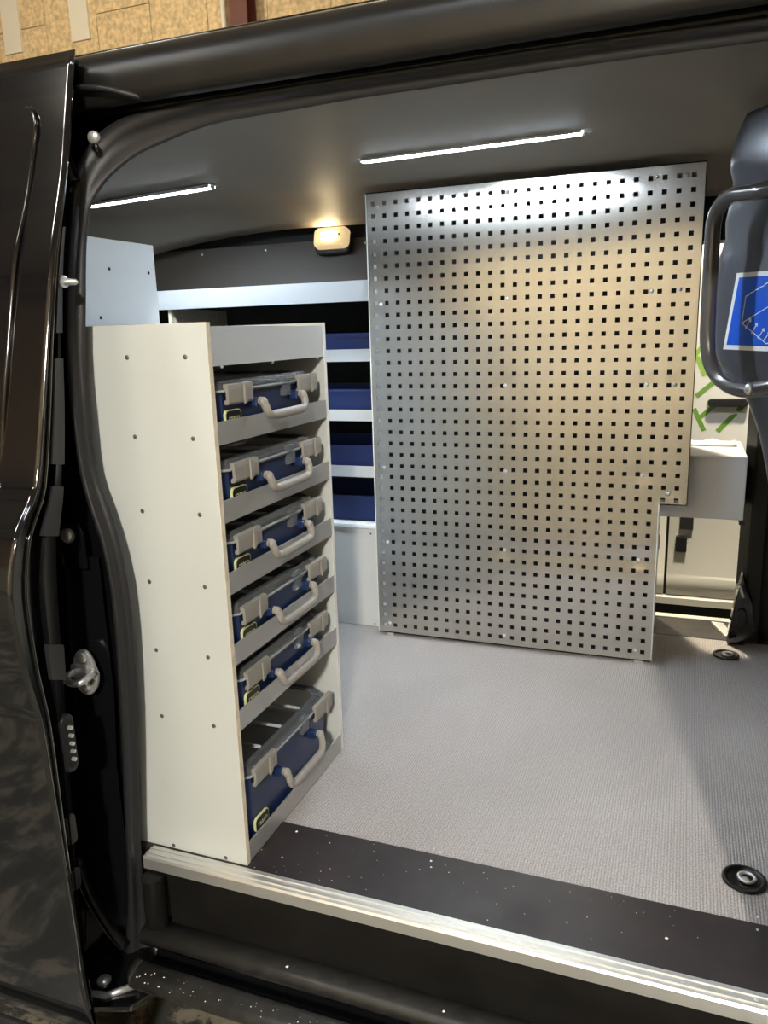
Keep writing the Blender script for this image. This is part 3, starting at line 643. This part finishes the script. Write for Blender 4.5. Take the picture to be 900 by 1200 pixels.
# ================================================================== CASE RACK
Y0, Y1, XF, XB = 1.136, 1.600, -.742, -1.095
rk = empty('case_rack', (-.92,1.368,0), 'cream board rack holding six blue cases with aluminium lips', 'shelving')
km = Vector((-.92,1.368,0))
def kx(mb,name,m,**k): return mb.build(name,m,rk,loc=-km,**k)
def side(y0,y1):
    mb = MB(); mb.box((XB,y0,.002),(XF-.0008,y1,1.024)); return mb
sp = kx(side(Y0,Y0+.012),'side_panel','cream_board'); kx(MB().box((XF-.0008,Y0,.002),(XF,Y0+.012,1.024)),'edge_band','board_edge'); kx(MB().box((XB,Y0,1.024),(XF,Y0+.012,1.0246)),'edge_band','board_edge')
kx(side(Y1-.012,Y1),'side_panel','cream_board'); kx(MB().box((XF-.0008,Y1-.012,.002),(XF,Y1,1.024)),'edge_band','white_edge')
kx(MB().box((XB-.006,Y0,.002),(XB,Y1,1.024)),'back_panel','pale_board')
kx(MB().box((XF-.004,Y0+.012,.952),(XF-.001,Y1-.012,1.018)),'top_fascia','aluminium')
kx(MB().box((XB,Y0+.012,1.008),(XF-.004,Y1-.012,1.018)),'top_board','pale_board')
for y in (1.18,1.36,1.56): kx(MB().dome((XF-.004,y,.951),(0,0,-1),.004,.004,8),'screw','zinc',smooth=True)
LEV = [.818,.680,.548,.412,.281,.004]
for z in LEV:
    kx(MB().box((XB,Y0+.012,z),(XF-.004,Y1-.012,z+.009)),'shelf','alu_lip')
    kx(MB().box((XF-.003,Y0+.012,z),(XF,Y1-.012,z+.040)),'shelf_lip','alu_lip')
sm = None
for x,z in [(-.906,.97),(-.787,.969),(-.906,.832),(-.785,.831),(-.906,.697),(-.784,.697),(-.906,.563),(-.786,.564),(-.906,.428),(-.792,.428),(-.908,.292),(-.792,.290),(-.911,.008),(-.79,.008)]:
    q = MB().dome((x,Y0,z),(0,-1,0),.0042,.0016,10).cyl((x,Y0-.0012,z),(x,Y0-.0018,z),.0016,6).build('screw','dull_screw',sp,smooth=True,angle=30)

# ------------------------------------------------------------------ carrying cases
txt = text_mesh('raaco', .0165)
def octo(x0,x1,y0,y1,cf,cb):
    return [(x1,y0+cf),(x1,y1-cf),(x1-cf*.8,y1-cf*.25),(x1-cf*1.2,y1),(x0+cb,y1),(x0,y1-cb),(x0,y0+cb),(x0+cb,y0),(x1-cf*1.2,y0),(x1-cf*.8,y0+cf*.25)]
def make_case(loc, label, hb, hl, proto=True):
    root = empty('carrying_case', loc, label, 'case', 'blue cases in the cream rack')
    W = .195; Dp = .318
    body = MB()
    def ringz(z, inset): return [(x,y,z) for x,y in octo(-Dp+inset,-inset,-W+inset,W-inset,.026,.012)]
    body.loft([ringz(0,.010),ringz(.004,.006),ringz(hb*.5,.003),ringz(hb-.006,0),ringz(hb,0),ringz(hb,.005),ringz(hb-.004,.006),ringz(.006,.012)],close_u=True)
    n = 10; body.add(ringz(.006,.012),[tuple(range(n))]); body.add(ringz(0,.010),[tuple(range(n))[::-1]])
    body.build('case_body','blue_plastic',root,smooth=True,angle=35)
    # inner dividers
    dv = MB()
    for k in range(1,4): dv.box((-Dp+.014,-W+.012+k*(2*W-.024)/4-.001,.007),(-.014,-W+.012+k*(2*W-.024)/4+.001,hb-.006))
    for k in range(1,3): dv.box((-Dp+.014+k*(Dp-.028)/3-.001,-W+.012,.007),(-Dp+.014+k*(Dp-.028)/3+.001,W-.012,hb-.006))
    dv.build('divider_insert','insert_dark',root)
    # lid: clear shell with raised rim and ribs
    ld = MB()
    ld.loft([ringz(hb+.0005,-.004),ringz(hb+hl*.45,-.004),ringz(hb+hl*.55,.002),ringz(hb+hl,.006),ringz(hb+hl,.016),ringz(hb+hl*.8,.018)],close_u=True)
    ld.add(ringz(hb+hl*.8,.018),[tuple(range(n))])
    lo = ld.build('case_lid','clear_plastic',root,smooth=True,angle=30)
    rb = MB()
    for k in range(1,4):
        y = -W+.018+k*(2*W-.036)/4; rb.box((-Dp+.02,y-.0015,hb+hl*.8),(-.02,y+.0015,hb+hl*.95))
    for k in (1,2):
        x = -Dp+.02+k*(Dp-.04)/3; rb.box((x-.0015,-W+.02,hb+hl*.8),(x+.0015,W-.02,hb+hl*.95))
    rb.build('lid_ribs','clear_rim',lo)
    MB().box((-.002,-W+.10,hb-.001),(.006,W-.10,hb+.004)).box((-.001,.045,hb-.022),(.007,.075,hb+.016)).build('lid_rim','clear_plastic',lo)
    rim = [Vector(p) for p in ringz(hb+.003,-.0045)]
    MB().tube(rim,.0026,6,closed=True).build('rim_bead','clear_rim',lo,smooth=True)
    # latches
    for y0 in (-.168,.104):
        la = MB(); y1 = y0+.086
        pr_ = [(.002,hb+hl*.75),(.011,hb+hl*.70),(.0125,hb+hl*.3),(.0125,hb-.017),(.010,hb-.021),(.003,hb-.021),(.003,hb-.014),(.007,hb-.012),(.007,hb+.004),(.002,hb+.006)]
        la.prism([(x,z) for x,z in pr_],1,y0,y1); lo_ = la.build('latch','latch_grey',root,bevel=.001)
        cy = y0+.060
        arc = [(cy-.010+.016*math.cos(a), hb-.004+.019*math.sin(a)) for a in [(-PI/2+PI*k/8) for k in range(9)]]
        MB().prism(arc,0,.0124,.0165).build('latch_tab','latch_grey',lo_,bevel=.0012)
    # handle and its mounts
    zt = hb-.024; 
    if hb > .1: zt = hb-.040
    dr = .025 if hb < .1 else .034
    for y in (-.075,.087):
        MB().prism([(y-.009,zt-.008),(y+.009,zt-.008),(y+.008,zt+.009),(y-.008,zt+.009)],0,-.004,.019).build('handle_mount','blue_plastic',root,bevel=.003)
    hp = smoothpath([(.020,-.075,zt+.003),(.027,-.075,zt+.001),(.032,-.074,zt-.008),(.034,-.070,zt-dr*.75),(.035,-.054,zt-dr),(.035,.006,zt-dr-.001),(.035,.066,zt-dr),(.034,.082,zt-dr*.75),(.032,.086,zt-.008),(.027,.087,zt+.001),(.020,.087,zt+.003)],4)
    MB().tube(hp,[.0092 if abs(p.y-.006) < .060 else .0076 for p in hp],10).dome((.028,-.075,zt),(1,0,.4),.010,.008).dome((.028,.087,zt),(1,0,.4),.010,.008).build('handle','handle_grey',root,smooth=True)
    # badge: yellow rim, black field, lettering
    bz = hb-.046 if hb < .1 else .040; by = -.140
    bd_ = MB().prism(rrect(by,bz,.052,.030,.009),0,-.002,.0030).build('badge','label_yellow',root)
    MB().prism(rrect(by,bz,.0488,.0268,.008),0,.0030,.0034).build('badge_field','label_black',bd_)
    t = bpy.data.objects.new('lettering', txt); COL.objects.link(t); t.parent = bd_; t.rotation_euler = (PI/2,0,PI/2); t.location = (.0041,by,bz+.0005)
    return root
txt.materials.clear(); txt.materials.append(MATS['label_yellow'])
XC, YC = -.750, 1.350
lab = ['slim blue case with clear lid on the uppermost shelf of the cream rack','slim blue case with clear lid, second from the top of the cream rack','slim blue case with clear lid, third from the top of the cream rack','slim blue case with clear lid, fourth from the top of the cream rack','slim blue case with clear lid just above the deep bottom case']
HB, HL = .078, .020
c0 = make_case((XC,YC,LEV[0]+.009), lab[0], HB, HL)
for i in range(1,5):
    c1 = copy_tree(c0); c1.location = (XC + (.002 if i % 2 else -.001), YC, LEV[i]+.009); c1['label'] = lab[i]
make_case((XC,YC,LEV[5]+.009), 'deep blue case with clear ribbed lid at the bottom of the cream rack', .152, .022)

# ================================================================== LAMPS IN THE VAN
def led_bar(p0, p1, label):
    p0 = Vector(p0); p1 = Vector(p1); d = (p1-p0); L = d.length; e = d.normalized()
    root = empty('led_light_bar', (p0+p1)/2, label, 'light', 'LED bars on the van ceiling'); root.rotation_euler = (0,0,math.atan2(e.y,e.x))
    MB().prism([(-.0145,0),(-.0145,-.009),(-.013,-.009),(-.013,-.002),(.013,-.002),(.013,-.009),(.0145,-.009),(.0145,0)],0,-L/2,L/2).build('channel','aluminium',root)
    MB().prism([(-.0128,-.003),(-.0128,-.0092),(-.006,-.0105),(.006,-.0105),(.0128,-.0092),(.0128,-.003)],0,-L/2+.004,L/2-.004).build('diffuser','led_strip',root)
    for s_ in (-1,1):
        cp = MB().box((s_*L/2-.003,-.009,-.011),(s_*L/2+.003,.009,0)).box((s_*L/2,-.007,-.003),(s_*(L/2+.016),.007,0)).build('end_clip','zinc',root)
        MB().dome((s_*(L/2+.010),0,-.003),(0,0,-1),.004,.003,8).build('screw','zinc',cp,smooth=True)
led_bar((-.795,1.985,1.430),(-.245,1.945,1.430),'white LED bar on the ceiling in front of the perforated panel')
led_bar((-1.80,2.15,1.418),(-1.29,2.06,1.428),'white LED bar on the ceiling above the tall pale cabinet')
dl = empty('dome_lamp', (-1.17,2.63,1.315), 'lit warm dome lamp with ribbed lens above the far shelving', 'lamp')
dl.rotation_euler = (math.radians(-14),0,0)
MB().prism(rrect(0,-.008,.135,.080,.022),1,-.014,.012).build('lamp_housing','black_plastic',dl,bevel=.004)
lens = MB(); LR = [rrect(0,.002,.130*k,.072*k,.020*k) for k in (1,.98,.90,.88,.78,.76,.60,.3)]
LY = [-.012,-.030,-.036,-.033,-.038,-.036,-.040,-.041]
lens.loft([[(x,y,z) for x,z in q] for q,y in zip(LR,LY)], close_u=True); lens.add([(x,LY[-1],z) for x,z in LR[-1]],[tuple(range(len(LR[-1])))])
lens.build('lamp_lens','dome_lens',dl,smooth=True,angle=40)
MB().tube([(-.030,-.038,.004),(-.024,-.046,.004),(0,-.049,.004),(.018,-.046,.004),(.022,-.038,.004)],[.005,.010,.012,.010,.005],10).build('lamp_bulb','dome_bulb',dl,smooth=True)
MB().dome((.034,-.036,.007),(0,-1,0),.006,.006,8).build('lamp_switch','black_plastic',dl,smooth=True)

# ================================================================== LASHING EYES
def lash(loc, rz, label):
    root = empty('lashing_eye', loc, label, 'lashing eye', 'lashing eyes in the carpet'); root.rotation_euler = (0,0,rz)
    prof_ = [(.039,.0),(.0375,.0045),(.034,.0055),(.031,.0045),(.028,.0012),(.002,.0008)]
    mb = MB(); N = 28
    mb.loft([[(r*math.cos(2*PI*k/N),r*math.sin(2*PI*k/N),z) for k in range(N)] for r,z in prof_],close_u=True)
    mb.build('cup','gloss_black',root,smooth=True,angle=40)
    MB().tube([(.014*math.cos(2*PI*k/16)+.004,.014*math.sin(2*PI*k/16),.0045) for k in range(16)],.0032,8,closed=True).build('ring','zinc',root,smooth=True)
    MB().dome((-.002,0,.001),(0,0,1),.010,.004,10).build('bolt','zinc',root,smooth=True)
lash((.150,1.394,.002),.4,'round black lashing eye by the near phenolic sill board')
lash((.162,2.468,.002),.2,'round black lashing eye near the far sill by the black pillar')

# ================================================================== THE OTHER VAN OUTSIDE
ov = empty('parked_van', (.3,3.9,-.6), 'white van with green stripes parked beyond the far door', 'van')
om = Vector((.3,3.9,-.6))
def ox(mb,name,m,**k): return mb.build(name,m,ov,loc=-om,**k)
op = [(4.3,1.55),(4.1,1.52),(3.99,1.40),(3.93,1.0),(3.90,.6),(3.895,.2),(3.895,-.185),(3.885,-.195),(3.885,-.285)]
ox(MB().loft(swx(op,[-.035,.6,1.8])),'sliding_door','van_white',smooth=True,solid=.003,angle=40)
ox(MB().loft(swx(op,[-3.0,-1.5,-.047])),'body_side','van_white',smooth=True,solid=.003,angle=40)
ox(MB().box((-.06,3.903,-.3),(-.02,3.93,.55)),'door_gap','void_black')
ox(MB().prism([(3.885,-.292),(3.875,-.30),(3.88,-.335),(3.95,-.34),(3.95,-.292)],0,-3,1.8),'sill','van_white')
ox(MB().box((-3,3.93,-.58),(1.8,4.3,-.33)),'underbody','void_black')
ox(MB().box((-3,4.05,-.33),(1.8,5.6,1.5)),'body_core','van_white')
ox(MB().prism(rrect(.185,.645,.17,.036,.018),1,3.862,3.895),'door_handle','black_plastic',bevel=.008,seg=3)
ox(MB().box((.012,3.875,.045),(.072,3.90,.14)),'hinge_cover','grey_plastic',bevel=.003)
ox(MB().box((-.002,3.870,-.064),(.048,3.90,.010)),'hinge_cover','black_plastic',bevel=.003)
ox(MB().box((-.13,3.875,-.06),(-.075,3.90,.01)),'hinge_cover','grey_plastic',bevel=.003)
def yv(z): 
    for (ya,za),(yb,zb) in zip(op[:-1],op[1:]):
        if zb <= z <= za: return yb+(ya-yb)*(z-zb)/(za-zb)
    return 3.9
def strp(a,b,w_,m):
    (x0,z0),(x1,z1) = a,b; L = math.hypot(x1-x0,z1-z0); nx,nz = -(z1-z0)/L*w_/2,(x1-x0)/L*w_/2
    P = [(x0+nx,z0+nz),(x1+nx,z1+nz),(x1-nx,z1-nz),(x0-nx,z0-nz)]
    ox(MB().add([(x,yv(z)-.0035,z) for x,z in P]+[(x,yv(z)-.0015,z) for x,z in P],[(0,1,2,3),(7,6,5,4),(0,4,5,1),(1,5,6,2),(2,6,7,3),(3,7,4,0)]),'stripe',m)
strp((.045,.85),(.083,.765),.022,'stripe_lime'); strp((.050,.672),(.150,.760),.020,'stripe_green'); strp((.060,.565),(.160,.655),.020,'stripe_green')
strp((.045,.615),(.092,.515),.020,'stripe_green'); strp((.150,.512),(.28,.665),.022,'stripe_green'); strp((.0,.80),(.10,.95),.02,'stripe_lime')

# ================================================================== DUST AND CHIPS
mb = MB()
def chip(x,y,z,r):
    pts = [(x+r*(.6+.6*random.random())*math.cos(a), y+r*(.6+.6*random.random())*math.sin(a), z) for a in (0,1.3,2.5,3.8,5.0)]
    mb.add(pts+[(x,y,z+r*.6)],[(0,1,5),(1,2,5),(2,3,5),(3,4,5),(4,0,5)])
for (x,y,r) in ((-.41,1.262,.0035),(-.40,1.292,.0028),(-.405,1.245,.0025),(.02,1.20,.0035),(-.70,1.262,.003),(-.62,1.25,.002),(-.69,1.18,.002),(.163,1.268,.003),(.165,1.30,.0025)): chip(x,y,.002,r)
for k in range(70): chip(-.93+random.random()*1.0, 1.135+.14*random.random(), .002, .0006+.0008*random.random())
for k in range(26): chip(-.93+random.random()*1.0, 1.06+.02*random.random(), -.1385, .0008+.0010*random.random())
for k in range(80): chip(-.89+random.random()**1.6*.8, .95+.045*random.random(), -.143, .0007+.0012*random.random())
for x in (-.63,-.33): chip(x,1.070,-.137,.004)
ch = mb.build('sawdust','chip'); ch['kind'] = 'stuff'; tag(ch,'white specks and chips of sawdust scattered over the door sill','sawdust')
